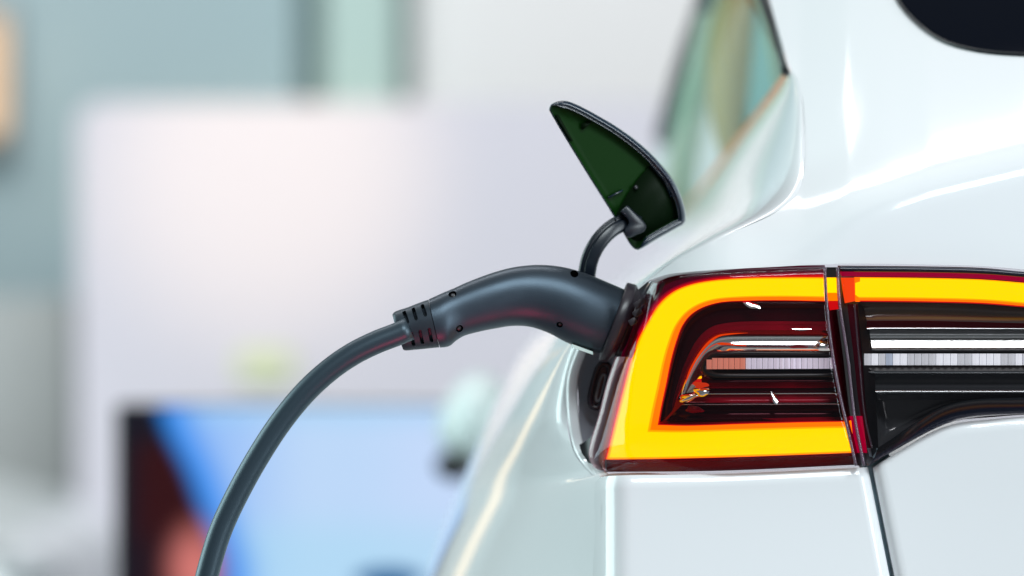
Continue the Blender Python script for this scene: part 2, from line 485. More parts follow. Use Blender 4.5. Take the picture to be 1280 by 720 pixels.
# rear window with black surround, lies 3 mm proud of the sheet metal
rw_edge = cr([(1090, -200), (1096, -100), (1108, -40), (1122, 0), (1142, 25), (1176, 50), (1220, 63), (1290, 69), (1500, 74), (1800, 78)], 70)
vs = []; NV = 24
for j in range(NV):
    t = j / (NV - 1)
    for (x, y) in rw_edge:
        xx = lerp(x, 1800, t * 1.0); yy = lerp(y, -200, t)
        vs.append(P(xx, yy, rearY(xx, yy) - 0.003 - 0.0012 * sstep(0, .06, t)))
o = mesh('rear_window', vs, grid_faces(70, NV), GLASSBLK, car); face_camera(o)
path = [P(x, y, rearY(x, y) - 0.002) for x, y in rw_edge]
sweep('window_seal', path, [(a * 1.0, b * 0.8) for a, b in circle(0.0016, 10)], TRIM, o)

# --- flank: rows from the crease down, near edge to silhouette, then on forward
rows = [  # near (px,py,Y), far (px,py,Y), theta max
    ((989, 86), (986, 91, None), 40),
    ((1001, 112), (975, 106, .46), 45),
    ((1006, 180), (950, 139, .62), 50),
    ((1001, 232), (915, 186, .85), 50),
    ((975, 262), (882, 230, 1.10), 55),
    ((900, 297), (852, 268, 1.35), 60),
    ((842, 327), (818, 305, 1.40), 70),
    ((812, 350), (772, 350, 1.20), 88),
    ((760, 395), (706, 388, .95), 90),
    ((722, 436), (652, 425, .80), 90),
    ((709, 520), (612, 520, .75), 90),
    ((718, 566), (590, 572, .72), 90),
    ((738, 592), (572, 612, .72), 90),
    ((752, 606), (558, 648, .72), 90),
    ((748, 720), (531, 720, .72), 90),
    ((742, 860), (492, 860, .72), 90),
    ((734, 1100), (450, 1100, .72), 90),
]
def cornerlow(px): return 0.026 * (max(0.0, 790 - px) / 42) ** 2.5
def lowY(px, py): return cornerlow(px) - 0.004 - 0.012 * sstep(600, 900, py)
def nearY(px, py):
    if py < 352: return rearY(px, py)
    if py >= 606: return lowY(px, py) + 0.0022
    return interp(py, [352, 395, 436, 520, 566, 592, 606], [rearY(812, 350), .085, .10, .10, .092, .062, lowY(752, 606) + 0.0022])
RK = []
K = 26
for (nx_, ny_), f_, th in rows:
    n0 = (nx_, ny_, nearY(nx_, ny_))
    fY = f_[2] if f_[2] is not None else n0[2] + 0.06
    tm = math.radians(th); row = []
    for k in range(K):
        a0 = math.radians(interp(ny_, [540, 606], [0, 52])) if ny_ > 400 else 0.0
        a = a0 + (tm - a0) * (k / (K - 1))
        su = (math.sin(a) - math.sin(a0)) / (math.sin(tm) - math.sin(a0)); sy = (math.cos(a0) - math.cos(a)) / (math.cos(a0) - math.cos(tm))
        row.append((lerp(n0[0], f_[0], su), lerp(n0[1], f_[1], su), lerp(n0[2], fY, sy)))
    RK.append(row)
NR = 120
cols_ = []
for k in range(K):
    c3 = cr([RK[j][k] for j in range(len(rows))], NR * 1)
    cols_.append(c3)
# use one shared row parameter so that rows stay aligned
def rowinterp(k, t):
    L = len(rows); x = t * (L - 1); i = min(int(x), L - 2); f = x - i
    p = [RK[max(0, min(L - 1, q))][k] for q in (i - 1, i, i + 1, i + 2)]
    out = []
    for a, b, c, d in zip(*p):
        w = sstep(.02, .3, k / (K - 1))
        bs = ((1 - f) ** 3 * a + (3 * f ** 3 - 6 * f * f + 4) * b + (-3 * f ** 3 + 3 * f * f + 3 * f + 1) * c + f ** 3 * d) / 6
        out.append(w * bs + (1 - w) * 0.5 * ((2 * b) + (-a + c) * f + (2 * a - 5 * b + 4 * c - d) * f * f + (-a + 3 * b - 3 * c + d) * f ** 3))
    return out
NR = 150; vs = []
WR = 8
for j in range(NR):
    t = j / (NR - 1)
    r = [rowinterp(k, t) for k in range(K)]
    for x, y, Y in r: vs.append(P(x, y, Y))
    e = P(*r[-1]); wrap = sstep(6.0, 8.5, t * (len(rows) - 1))
    for q in range(1, WR + 1):
        g = q / WR
        vs.append(e + Vector((0.10 * g * g + (0.0 if wrap > .5 else 0.01 * g), (1.5 if wrap > 0 else 0.0) * g * wrap, -0.02 * g * (1 - wrap))))
o = mesh('quarter_panel', vs, grid_faces(K + WR, NR), PAINT, car); face_camera(o)
bm = bmesh.new(); bm.from_mesh(o.data); bmesh.ops.remove_doubles(bm, verts=bm.verts, dist=2e-5); bm.to_mesh(o.data); bm.free()

# --- lower rear corner of the quarter panel (below the lamp)
patch('rear_corner_panel', [(744, 604), (738, 720), (732, 860), (724, 1100)], [(1085, 584), (1112, 720), (1140, 860), (1180, 1100)],
      [(744, 604), (751, 597), (762, 595), (900, 592.5), (1085, 584)], [(724, 1100), (900, 1100), (1180, 1100)], 60, 70,
      lambda x, y, u, v: lowY(x, y) + 0.006 * sstep(.965, 1, v) ** 2 + 0.003 * (1 - sstep(0, .012, u)) ** 2, PAINT, car, 0.03)
patch('tailgate', [(1091, 585), (1118, 720), (1146, 860), (1186, 1100)], [(1800, 516), (1800, 720), (1800, 1100)],
      [(1091, 585), (1120, 566), (1160, 543), (1182, 533), (1200, 528), (1240, 524), (1280, 521), (1500, 516), (1800, 516)],
      [(1186, 1100), (1400, 1100), (1800, 1100)], 70, 110,
      lambda x, y, u, v: -0.006 - 0.018 * sstep(0, 1, (x - 1090) / 500) - 0.012 * sstep(600, 1000, y) + 0.006 * (1 - sstep(0, .018, v)) ** 2 + 0.003 * (1 - sstep(0, .012, u)) ** 2, PAINT, car, 0.03)
# dark channel that closes the gap and everything behind the lamps
patch('gap_channel', [(1070, 560), (1096, 720), (1160, 1100)], [(1110, 560), (1132, 720), (1200, 1100)], [(1070, 560), (1110, 560)], [(1160, 1100), (1200, 1100)], 12, 4,
      lambda x, y, u, v: 0.010, mat('gap_seal', (0.30, 0.42, 0.48), rough=0.5), car)

# --- flange lip round the charge port recess
def strip(name, A, B, n, material, parent, fl=0.0):
    a = cr(A, n); b = cr(B, n)
    vs = [P(*p) for p in a] + [P(*p) for p in b]
    o = mesh(name, vs, grid_faces(n, 2), material, parent); face_camera(o)
    return o
def lipc(dx, dY): return [(x + dx, y - dx * .45 * q, Y + dY) for (x, y, Y), q in zip([(722, 432, .100), (709, 470, .100), (709, 520, .100), (718, 566, .095), (738, 592, .064), (750, 602, .034)], [0, 0, 0, .7, 1, 1])]
loft('port_lip', [lipc(0, .0), lipc(1.5, -.004), lipc(4, -.0055), lipc(13, -.006)], 50, PAINT, car)
loft('port_lip', [lipc(13, -.006), lipc(14.2, -.005), lipc(14.6, .012)], 50, PAINT, car)
# grey plastic floor of the recess
cav = loft('charge_port', [
    [(806, 352, .075), (780, 372, .10), (745, 410, .112), (724, 450, .108), (723, 500, .108), (727, 548, .102), (745, 585, .08)],
    [(830, 352, .085), (805, 380, .12), (775, 420, .13), (758, 450, .125), (750, 500, .122), (745, 548, .112), (752, 585, .085)],
    [(860, 352, .09), (850, 380, .13), (830, 420, .14), (815, 450, .14), (800, 500, .13), (790, 548, .12), (780, 590, .09)]], 40, PORT, car)
# moulded socket seen under the plug
def px_loop(cx, cy, a, b, rot, n=28, sq=2.0):
    out = []
    for i in range(n):
        t = 2 * math.pi * i / n; c, s = math.cos(t), math.sin(t)
        x = a * abs(c) ** (2 / sq) * (1 if c > 0 else -1); y = b * abs(s) ** (2 / sq) * (1 if s > 0 else -1)
        r = math.radians(rot)
        out.append((cx + x * math.cos(r) - y * math.sin(r), cy + x * math.sin(r) + y * math.cos(r)))
    return out
def ringtube(name, loop, Y, r, m, parent, closed=True):
    pts = [P(x, y, Y if not callable(Y) else Y(x, y)) for x, y in loop]
    n = len(pts); vs = []
    k = 10
    for i in range(n):
        t = (pts[(i + 1) % n] - pts[i - 1]).normalized(); N = Vector((0, -1, 0)); B = t.cross(N).normalized()
        for q in range(k):
            a = 2 * math.pi * q / k; vs.append(pts[i] + B * r * math.cos(a) + N * r * math.sin(a))
    f = [(i * k + q, i * k + (q + 1) % k, ((i + 1) % n) * k + (q + 1) % k, ((i + 1) % n) * k + q) for i in range(n) for q in range(k)]
    return recalc(mesh(name, vs, f, m, parent))
ringtube('socket_ring', px_loop(750, 482, 9, 28, 14, sq=3), .098, .0022, mat('socket_plastic', (0.020, 0.012, 0.022), rough=0.25), cav)
lo = [P(x, y, .103) for x, y in px_loop(750, 482, 7, 25, 14, sq=3)]
mesh('socket_core', lo, [tuple(range(len(lo)))], mat('socket_dark', (0.035, 0.022, 0.035), rough=0.3), cav)
ringtube('socket_bead', px_loop(751, 485, 3.4, 17, 14, sq=3), .1, .0009, PORT, cav)

# ------------------------------------------------------------------ tail lamp, outer half
def lampY(px, py=0): return 0.060 * (max(0.0, 920 - px) / 175) ** 2
tl = bpy.data.objects.new('tail_lamp', None); C.objects.link(tl); tl.parent = car; tl.matrix_parent_inverse = Matrix.Translation(-car.location)
tl['label'] = 'outer tail lamp with dark red housing and hooked amber light band'
class _E: pass
def lens_offset(u, v, k=14, amount=0.010):
    d = min(u, 1 - u, v, 1 - v)
    return -amount * (1 - math.exp(-d * k))
OT = [(812, 352), (822, 349), (838, 345), (860, 341), (900, 338.5), (960, 335.5), (1033, 333)]
OB = [(742, 584), (757, 591), (800, 591.5), (900, 590), (1000, 586.5), (1071, 582)]
OL = [(742, 584), (736, 572), (744, 548), (757, 505), (768, 470), (780, 440), (794, 400), (803, 368), (812, 352)]
ORr = [(1071, 582), (1058, 530), (1045, 470), (1036, 400), (1033, 333)]
patch('lens', OB, OT, OL, ORr, 110, 80, lambda x, y, u, v: lampY(x) - 0.006 - .010 * (1 - math.exp(-16 * min(v, (1 - v) * 6, u * 3, (1 - u) * 20))), LENS, tl)
# back shell of maroon plastic
OB2 = [(757, 590), (900, 588.5), (1071, 581)]
OL2 = [(757, 590), (760, 572), (770, 520), (782, 470), (790, 438), (806, 400), (818, 372), (822, 352)]
OT2 = [(822, 352), (838, 346), (860, 342.5), (900, 340), (1033, 334)]
patch('housing', OB2, OT2, OL2, [(1071, 581), (1058, 530), (1045, 470), (1036, 400), (1033, 334)], 60, 50,
      lambda x, y, u, v: lampY(x) + 0.012 + 0.025 * sstep(0, .10, min(u, v, 1 - v)), HOUSE, tl)
# clear red rim round the amber band (bezel)
def mpath(pts, off): return [(x, y, off) for x, y in pts]
band_out = [(1031, 346.5), (980, 346.5), (930, 347.5), (890, 350.5), (862, 356), (841, 365), (824, 380), (811, 400), (799, 422), (790, 446), (780, 484), (769, 528), (758, 574)]
band_in = [(1031, 377), (980, 376), (930, 376.5), (900, 378.5), (878, 385), (864, 394), (854, 407), (847, 425), (840, 450), (834, 480), (828, 508), (824, 530)]
N_ = 90
bo = cr(band_out, N_); bi = cr(band_in, N_)
def between(t): return [(lerp(a[0], b[0], t), lerp(a[1], b[1], t)) for a, b in zip(bo, bi)]
def band_curves(specs):
    return [[(x, y, yy) for x, y in between(t)] for t, yy in specs]
# bezel: dark gloss border outside the band
def out_curve(k, yy):
    r = []
    for a, b in zip(bo, bi):
        dx, dy = a[0] - b[0], a[1] - b[1]; L = math.hypot(dx, dy)
        r.append((a[0] + dx / L * k, a[1] + dy / L * k, yy))
    return r
lo_t = [(824, 530), (860, 531), (940, 528.5), (1020, 526.5), (1061, 526)]
lo_b = [(758, 574.5), (830, 573.5), (930, 571), (1000, 568.5), (1065, 566)]
lt = cr(lo_t, N_); lb = cr(lo_b, N_)
def low(t): return [(lerp(a[0], b[0], t), lerp(a[1], b[1], t)) for a, b in zip(lt, lb)]
def hook(name, specs, m, mi=None):
    vs = []
    for t, d in specs:
        line = between(t) + low(1 - t)[1:]
        vs += [P(x, y, lampY(x) + d) for x, y in line]
    n = 2 * N_ - 1
    fm = None
    if mi:
        fm = []
        for k in mi: fm += [k] * (n - 1)
    return face_camera(mesh(name, vs, grid_faces(n, len(specs)), m, tl, mi=fm))
hook('light_guide', [(0.0, .004), (.02, .001), (.06, .0), (.3, -.0015), (.6, -.0015), (.78, -.0005)], [AMBER, AMBER15, AMBER2], mi=[2, 1, 0, 0, 0])
hook('light_guide_edge', [(.78, -.0005), (.83, .0003), (.92, .0010), (.97, .002), (1.0, .006)], [AMBER15, AMBER2, REDGLOW], mi=[0, 1, 1, 2])
loft('light_guide_rim', [out_curve(3.2, .007), out_curve(1.6, .004), out_curve(0, .004)], N_, REDGLOW, tl, base=lampY)
REDIN = emis('red_plastic_lit', (0.24, 0.0, 0.014), 1.0); REDIN2 = emis('red_plastic_lit_deep', (0.055, 0.0, 0.008), 1.0)
loft('red_surround', [out_curve(15, .016), out_curve(9, .012), out_curve(6, .009), out_curve(3.2, .007)], N_, [REDIN2, REDIN], tl, mi=[0, 0, 1], base=lampY)
loft('light_guide_rim', [[(1061, 526, .0005), (1065, 566, .0005)], [(1064, 525.5, .002), (1068, 566.5, .002)]], 8, AMBER2, tl, base=lampY)
loft('light_guide_rim', [[(x, y + 0.5, .004) for x, y in low(1.0)], [(x, y + 4, .009) for x, y in low(1.0)]], N_, REDP, tl, base=lampY)
loft('light_guide_rim', [[(x, y - 5, .012) for x, y in low(0)], [(x, y, .006) for x, y in low(0)]], N_, REDP, tl, base=lampY)
# continuation of the guide at the shut line
loft('light_guide', [[(1033, 347, .004), (1048, 347, .004)], [(1034, 366, .004), (1049, 366, .004)]], 6, AMBER, tl, base=lampY)
loft('light_guide', [[(1034, 366, .004), (1049, 366, .004)], [(1035, 376, .006), (1050, 376, .006)]], 6, AMBER2, tl, base=lampY)
loft('light_guide', [[(1035, 376, .006), (1050, 376, .006)], [(1037, 388, .010), (1050, 386, .010)]], 6, REDGLOW, tl, base=lampY)

# reflector bowl: ridges nested inside the hook of the band
c = [
    ([(1050, 378, .008), (930, 378, .008), (900, 380, .008), (879, 387, .008), (866, 396, .008), (856, 409, .008), (849, 427, .008), (842, 452, .008), (835, 482, .008), (829, 508, .008), (825, 529, .008)], 0),
    ([(1050, 390, .016), (930, 390, .016), (905, 392, .016), (886, 398, .016), (873, 407, .016), (863, 419, .016), (856, 436, .016), (848, 458, .016), (841, 484, .016), (836, 508, .016), (833, 522, .016)], 0),
    ([(1050, 402, .013), (930, 402, .013), (907, 404, .013), (891, 408, .013), (879, 416, .013), (869, 428, .013), (861, 443, .013), (853, 462, .013), (846, 484, .013), (841, 504, .013), (840, 514, .013)], 1),
    ([(1050, 406, .017), (930, 406, .017), (908, 408, .017), (893, 412, .017), (882, 420, .017), (872, 431, .017), (864, 446, .017), (855, 465, .017), (848, 485, .017), (843, 502, .017), (842, 510, .017)], 1),
    ([(1050, 413, .013), (930, 413, .013), (909, 414, .013), (895, 417, .013), (884, 424, .013), (875, 434, .013), (866, 448, .013), (857, 467, .013), (850, 486, .013), (846, 499, .013), (844, 505, .013)], 3),
    ([(1050, 420, .0200), (930, 420, .0200), (910, 420, .0200), (897, 422, .0200), (887, 428, .0200), (878, 437, .0200), (869, 450, .0200), (860, 468, .0200), (853, 486, .0200), (849, 496, .0200), (847, 500, .0200)], 2),
    ([(1050, 426, .0196), (930, 426, .0196), (911, 427, .0196), (899, 429, .0196), (890, 434, .0196), (882, 442, .0196), (874, 454, .0196), (866, 469, .0196), (860, 484, .0196), (857, 492, .0196), (858, 497, .0196)], 2),
    ([(1050, 433, .0184), (930, 433, .0184), (912, 433, .0184), (901, 434, .0184), (893, 438, .0184), (886, 445, .0184), (879, 456, .0184), (872, 469, .0184), (869, 482, .0184), (870, 488, .0184), (876, 493, .0184)], 2),
    ([(1050, 439, .0160), (930, 439, .0160), (913, 439, .0160), (903, 440, .0160), (896, 442, .0160), (889, 448, .0160), (883, 457, .0160), (878, 468, .0160), (877, 478, .0160), (880, 484, .0160), (888, 487, .0160)], 0),
]
loft('reflector', [k[0] for k in c], 90, [MAROON, REDP, CHROME, REDCHROME], tl, mi=[k[1] for k in c[:-1]], base=lampY)
loft('painted_reflection', [[(935, 416, .011), (912, 416.5, .011), (897, 419, .011), (886, 426, .011), (877, 436, .011), (868, 450, .011), (861, 464, .011), (856, 480, .011)],
    [(935, 416.2, .0105), (913, 418.4, .0105), (899, 421, .0105), (889, 428, .0105), (880, 437.5, .0105), (870.5, 451, .0105), (863.5, 465, .0105), (857, 480, .0105)]], 50, emis('painted_amber_reflection', (0.85, 0.05, 0.0), 0.9), tl, base=lampY)  # glowing strip stands for the amber band's reflection in the bowl
# dark pill-shaped channel that holds the LED strip
loft('led_channel', [
    [(1052, 439, .014), (905, 439, .014), (888, 442, .014), (877, 455, .014), (877, 466, .014), (888, 473, .014), (905, 474, .014), (1056, 473, .014)],
    [(1052, 442, .008), (905, 442, .008), (890, 445, .008), (880, 456, .008), (880, 464, .008), (890, 470, .008), (905, 471, .008), (1056, 470, .008)],
    [(1052, 446, .012), (905, 446, .012), (894, 448, .012), (885, 456, .012), (885, 459, .012), (893, 464, .012), (905, 465, .012), (1055, 465, .012)],
    [(1052, 454, .020), (905, 454, .020), (900, 454, .020), (893, 456, .020), (893, 457, .020), (900, 457, .020), (905, 457, .020), (1055, 457, .020)]], 70, BLACK, tl, base=lampY)
loft('channel_rim', [
    [(1052, 438.5, .013), (905, 438.5, .013), (888, 441.5, .013), (876, 455, .013), (876, 466, .013), (888, 473.5, .013), (905, 475, .013), (1056, 474, .013)],
    [(1052, 440, .0115), (905, 440, .0115), (889, 443, .0115), (878, 455, .0115), (878, 465, .0115), (889, 472.5, .0115), (905, 473.5, .0115), (1056, 472.5, .0115)]], 70, SMOKE2, tl, base=lampY)
segs = 0
LEDV = [mat('led_prism_bright', (0.8, 0.84, 0.88), rough=0.15, emit=(0.80, 0.86, 0.95), estr=.62), mat('led_prism_dim', (0.45, 0.52, 0.62), rough=0.15, emit=(0.45, 0.55, 0.7), estr=.45)]
def led(x0, x1, y0, y1, m, base_off):
    w_ = (x1 - x0); yb = lampY(x0) + base_off
    prof = [(0, .0008), (.5, -.0002), (1, .0008)]
    vs = []
    for (t, d) in prof:
        for yy in (y0, y1):
            vs.append(P(x0 + .22 + (w_ - .44) * t, yy, yb + d))
    return mesh('led_segment', vs, [(0, 1, 3, 2), (2, 3, 5, 4)], m, tl, smooth=False)
x = 883.0
while x < 1048:
    led(x, x + 7.0, 447.5 if x > 888 else 449.5, 461.5 - (x - 883) * .004, LEDR if x < 932 else LEDM, .006); x += 7.0
# stepped ribs under the strip
ys = [(474, .014, 0), (477, .008, 0), (478, .013, 1), (485, .013, 0), (487, .018, 0), (491.5, .010, 3), (493, .014, 1), (503, .014, 0), (505, .010, 3), (506.5, .016, 0), (516, .022, 0), (526, .008, 0)]
def ribx(y): return interp(y, [474, 490, 500, 526], [885, 884, 858, 832])
loft('lower_reflector', [[(1052 + (y - 474) * .2, y - .5, d), (960, y, d), (ribx(y), y + .4, d)] for y, d, _ in ys], 30, [MAROON, REDP, CHROME, SMOKE2], tl, mi=[k[2] for k in ys[:-1]], base=lampY)
# chrome cluster at the hook's inner corner, and mirror plates added for glints
rnd = random.Random(11)
def cluster(x0, y0, x1, y1, nx, ny, m, d0, name='facet_or_glint', skew=0):
    pts = [[(lerp(x0, x1, i / nx) + rnd.uniform(-1.6, 1.6) + skew * (j / ny), lerp(y0, y1, j / ny) + rnd.uniform(-1.3, 1.3), d0 + rnd.uniform(-.0035, .0035)) for i in range(nx + 1)] for j in range(ny + 1)]
    vs = []; f = []
    for row in pts:
        for x, y, d in row: vs.append(P(x, y, lampY(x) + d))
    f = grid_faces(nx + 1, ny + 1)
    o = mesh(name, vs, f, m, tl, smooth=False); face_camera(o)
    return o
SOFTCH = mat('lamp_soft_mirror', (0.93, 0.96, 0.98), rough=0.12, metal=1.0)
def pip(x, y, a, b, rot, d, m, h=.003, name='facet_or_glint', tilt=.33):
    vs = []; NA, NR_ = 28, 8
    for j in range(NR_ + 1):
        t = j / NR_
        for i in range(NA):
            ph = 2 * math.pi * i / NA; ca, sa = math.cos(ph), math.sin(ph)
            wob = 1 + .12 * math.sin(3 * ph + x) + .06 * math.sin(5 * ph)
            u, v = a * t * ca * wob, b * t * sa * wob; rr = math.radians(rot)
            X, Yy = x + u * math.cos(rr) - v * math.sin(rr), y + u * math.sin(rr) + v * math.cos(rr)
            vs.append(P(X, Yy, lampY(X) + d - h * (1 - t * t) - tilt * (Yy - y) * S))
    o = mesh(name, vs, grid_faces(NA, NR_ + 1, closeu=True), m, tl); recalc(o); return face_camera(o)
pip(862, 496, 14, 5.5, -16, .006, SOFTCH, .0022)
pip(877, 489, 10, 6, 10, .005, SOFTCH, .0018)
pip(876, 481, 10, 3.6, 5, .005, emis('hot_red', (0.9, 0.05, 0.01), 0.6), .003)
pip(868, 512, 11, 4.5, 4, .008, REDP, .004)
pip(939, 381, 12, 3.6, 22, .004, SOFTCH, .0003)  # this and the next two: tilted mirror plates added to stand for glints
pip(968, 498, 3.0, 9, -24, .006, SOFTCH, .0003)
pip(1002, 411.5, 12, 1.6, 0, .009, SOFTCH, .0002)
# clear side wall of the lens beside the port
loft('lens_side', [
    [(769, 446, .045), (758, 480, .052), (748, 520, .060), (738, 553, .066), (736, 572, .066), (742, 584, .066)],
    [(781, 446, .026), (771, 480, .034), (759, 525, .044), (750, 560, .05), (749, 580, .05), (756, 591, .05)],
    [(786, 446, .030), (777, 480, .040), (766, 530, .050), (758, 566, .055), (756, 580, .055), (758, 591, .055)]], 30, LENSP, tl)
loft('lens_side', [
    [(740, 545, .074), (731, 552, .078), (724, 556, .080)], [(741, 560, .072), (734, 566, .076), (727, 566, .078)], [(744, 584, .068), (742, 584, .070), (738, 582, .074)]], 12, BLACK, tl)
# smoked red left edge of the lens, in front of the plug collar
loft('lens_edge', [
    [(815, 352, .040), (806, 372, .042), (794, 404, .046), (780, 444, .046)],
    [(824, 352, .032), (815, 374, .034), (803, 406, .036), (787, 448, .034)],
    [(832, 352, .030), (822, 378, .030), (808, 410, .032), (790, 448, .030)]], 30, LENSR, tl)
# lens end walls along the shut line
def edge_line(pts, Y, r, m, parent, name='lens_edge'):
    path = [P(x, y, Y) for x, y in cr(pts, 40)]
    return sweep(name, path, circle(r, 10), m, parent)
edge_line([(1031, 334), (1031.5, 350), (1035, 400), (1045, 470), (1058, 530), (1070, 582)], -.014, .0011, LENSE, tl)
patch('lens_end', [(1036, 388), (1042, 440), (1055, 520), (1070, 582)], [(1051, 386), (1058, 440), (1068, 520), (1080, 582)], [(1036, 388), (1051, 386)], [(1070, 582), (1080, 582)], 30, 6,
      lambda x, y, u, v: -0.012 + 0.03 * v, MAROON, tl)

# ------------------------------------------------------------------ tail lamp, inner half (on the tailgate)
ti = bpy.data.objects.new('tail_lamp', None); C.objects.link(ti); ti.parent = car; ti.matrix_parent_inverse = Matrix.Translation(-car.location)
ti['label'] = 'inner tail lamp on the tailgate with smoked clear lens'
IT = [(1047, 332), (1160, 333), (1230, 335), (1280, 340), (1500, 363), (1800, 402)]
IB = [(1084, 583), (1120, 562), (1160, 540), (1182, 530), (1200, 525), (1240, 521.5), (1280, 518.5), (1500, 513), (1800, 513)]
IL = [(1084, 583), (1068, 520), (1060, 450), (1051, 380), (1047, 332)]
IR = [(1800, 513), (1800, 402)]
patch('lens', IB, IT, IL, IR, 110, 60, lambda x, y, u, v: -0.006 - .009 * (1 - math.exp(-16 * min(u * 20, (1 - u) * 3, v * 12))), LENS, ti)
patch('housing', IB, IT, IL, IR, 60, 40, lambda x, y, u, v: 0.006 + 0.03 * sstep(0, .1, min(v, 1 - v, u * 2)), SMOKE, ti)
X2 = [(1069, 0), (1160, 1), (1230, 3), (1280, 7), (1500, 26), (1800, 56)]
def hor(y, d, x0=1069, k=1.0): return [(x0, y, d), (max(x0 + 10, 1160), y + 1 * k, d), (1230, y + 3 * k, d), (1280, y + 7 * k, d), (1500, y + 26 * k, d), (1800, y + 56 * k, d)]
loft('top_bezel', [hor(333, -.004, 1050, .95), hor(336, -.010, 1050, .95), hor(339.5, -.006, 1050)], 60, mat('bezel_navy', (0.010, 0.016, 0.035), rough=0.12), ti)
loft('top_bezel_edge', [hor(339.5, -.006, 1050), hor(342, -.004, 1050), hor(345.5, .002, 1052)], 60, emis('red_guide_rim', (0.30, 0.0, 0.03), 1.0), ti)
loft('light_guide', [hor(346.5, .003), hor(347.5, .0), hor(358, -.0015), hor(368, -.001), hor(371, .0)], 60, [AMBER, AMBER15], ti, mi=[1, 0, 0, 0])
loft('light_guide_edge', [hor(371, .0), hor(372.5, .0006), hor(375.5, .001), hor(377, .006)], 60, [AMBER15, AMBER2, REDGLOW], ti, mi=[0, 1, 2])
loft('light_guide', [[(1051, 347, .004), (1069, 347, .001)], [(1053, 362, .004), (1070, 362, .001)], [(1056, 379, .006), (1071, 376, .006)]], 8, emis('red_orange_glow', (1.0, 0.06, 0.005), 0.95), ti)
loft('light_guide_rim', [[(1068, 346.5, -.001), (1075, 346.5, -.001)], [(1069, 377, -.001), (1075, 377, .001)]], 6, AMBER2, ti)
# horizontal reflectors
def hz(y, d, x0, k=.0): return [(x0, y, d), (1160, y, d), (1280, y + k, d), (1500, y + k * 3 - 2, d), (1800, y + k * 6 - 6, d)]
loft('upper_reflector', [hz(376, .010, 1072, 7), hz(388, .022, 1078, 5), hz(401, .012, 1081, 3), hz(409, .010, 1083, 1), hz(411, .006, 1084), hz(413, .012, 1085), hz(417, .016, 1086)], 50,
     [SMOKE, MAROON, SMOKE2], ti, mi=[0, 0, 1, 2, 0, 0])
loft('chrome_reflector', [hz(417, .016, 1087), hz(417.5, .0206, 1087), hz(419, .0203, 1087), hz(427, .0188, 1088), hz(434, .0176, 1089), hz(435.5, .0172, 1090)], 50, mat('lamp_satin_reflector', (0.90, 0.93, 0.92), rough=0.16, metal=1.0), ti)
loft('lower_reflector', [hz(435, .014, 1086), hz(438, .010, 1083), hz(441, .016, 1081), hz(449, .020, 1080), hz(457, .016, 1080), hz(460, .0075, 1082), hz(463.5, .010, 1084), hz(465, .006, 1086), hz(467, .012, 1088), hz(476, .024, 1092),
     hz(486, .014, 1093), hz(488.5, .004, 1094), hz(490.5, .004, 1095), hz(492, .012, 1096), hz(500, .020, 1096, -2)], 50, [SMOKE, SMOKE2, BLACK], ti, mi=[0, 2, 2, 2, 2, 2, 0, 1, 0, 0, 0, 1, 1, 0])
x = 1080.0
while x < 1500:
    o = led(x, x + 9.0, 442, 456.5, random.choice([LEDW, LEDW, LEDV[0], LEDV[0], LEDV[0], LEDV[1]]), .004); o.parent = ti; x += 9.0
# lower corner trim
loft('lower_bezel', [
    [(1097, 560, .006), (1120, 545, .006), (1150, 524, .006), (1180, 508, .006), (1215, 500, .006), (1280, 497, .006), (1500, 492, .006), (1800, 492, .006)],
    [(1093, 572, .000), (1120, 555, .000), (1155, 533, .000), (1184, 519, .000), (1215, 512, .000), (1280, 508, .000), (1500, 503, .000), (1800, 503, .000)],
    [(1086, 581, -.002), (1120, 561, -.002), (1160, 539, -.002), (1184, 529, -.002), (1215, 522, -.002), (1280, 517.5, -.002), (1500, 512, -.002), (1800, 512, -.002)]], 60,
    [mat('bezel_dark', (0.014, 0.018, 0.022), rough=0.14), MATS['bezel_navy']], ti, mi=[0, 1])
edge_line([(1047, 334), (1049, 375), (1060, 450), (1068, 520), (1080, 582)], -.013, .0011, LENSE, ti)
edge_line([(1068, 380), (1074, 450), (1081, 520), (1090, 560)], -.006, .0007, LENSE, ti)
loft('lens_end', [[(1050, 380, .012), (1058, 450, .012), (1068, 520, .012), (1080, 582, .012)], [(1072, 380, .010), (1078, 450, .010), (1086, 520, .010), (1088, 578, .010)]], 30, [HOUSE], ti)
loft('lens_end', [[(1060, 520, .004), (1070, 566, .004)], [(1078, 520, .004), (1084, 566, .004)]], 12, emis('red_end_glow', (0.42, 0.0, 0.03), 0.8), ti)
loft('inner_bulkhead', [[(1072, 378, .004), (1078, 440, .004), (1082, 500, .004), (1090, 572, .004)], [(1080, 384, .012), (1091, 440, .012), (1095, 500, .012), (1098, 560, .012)]], 30, BLACK, ti)

patch('lamp_seal', [(1032, 348), (1050, 348)], [(1032, 334), (1050, 334)], [(1032, 348), (1032, 334)], [(1050, 348), (1050, 334)], 4, 4, lambda x, y, u, v: 0.006, BLACK, car)
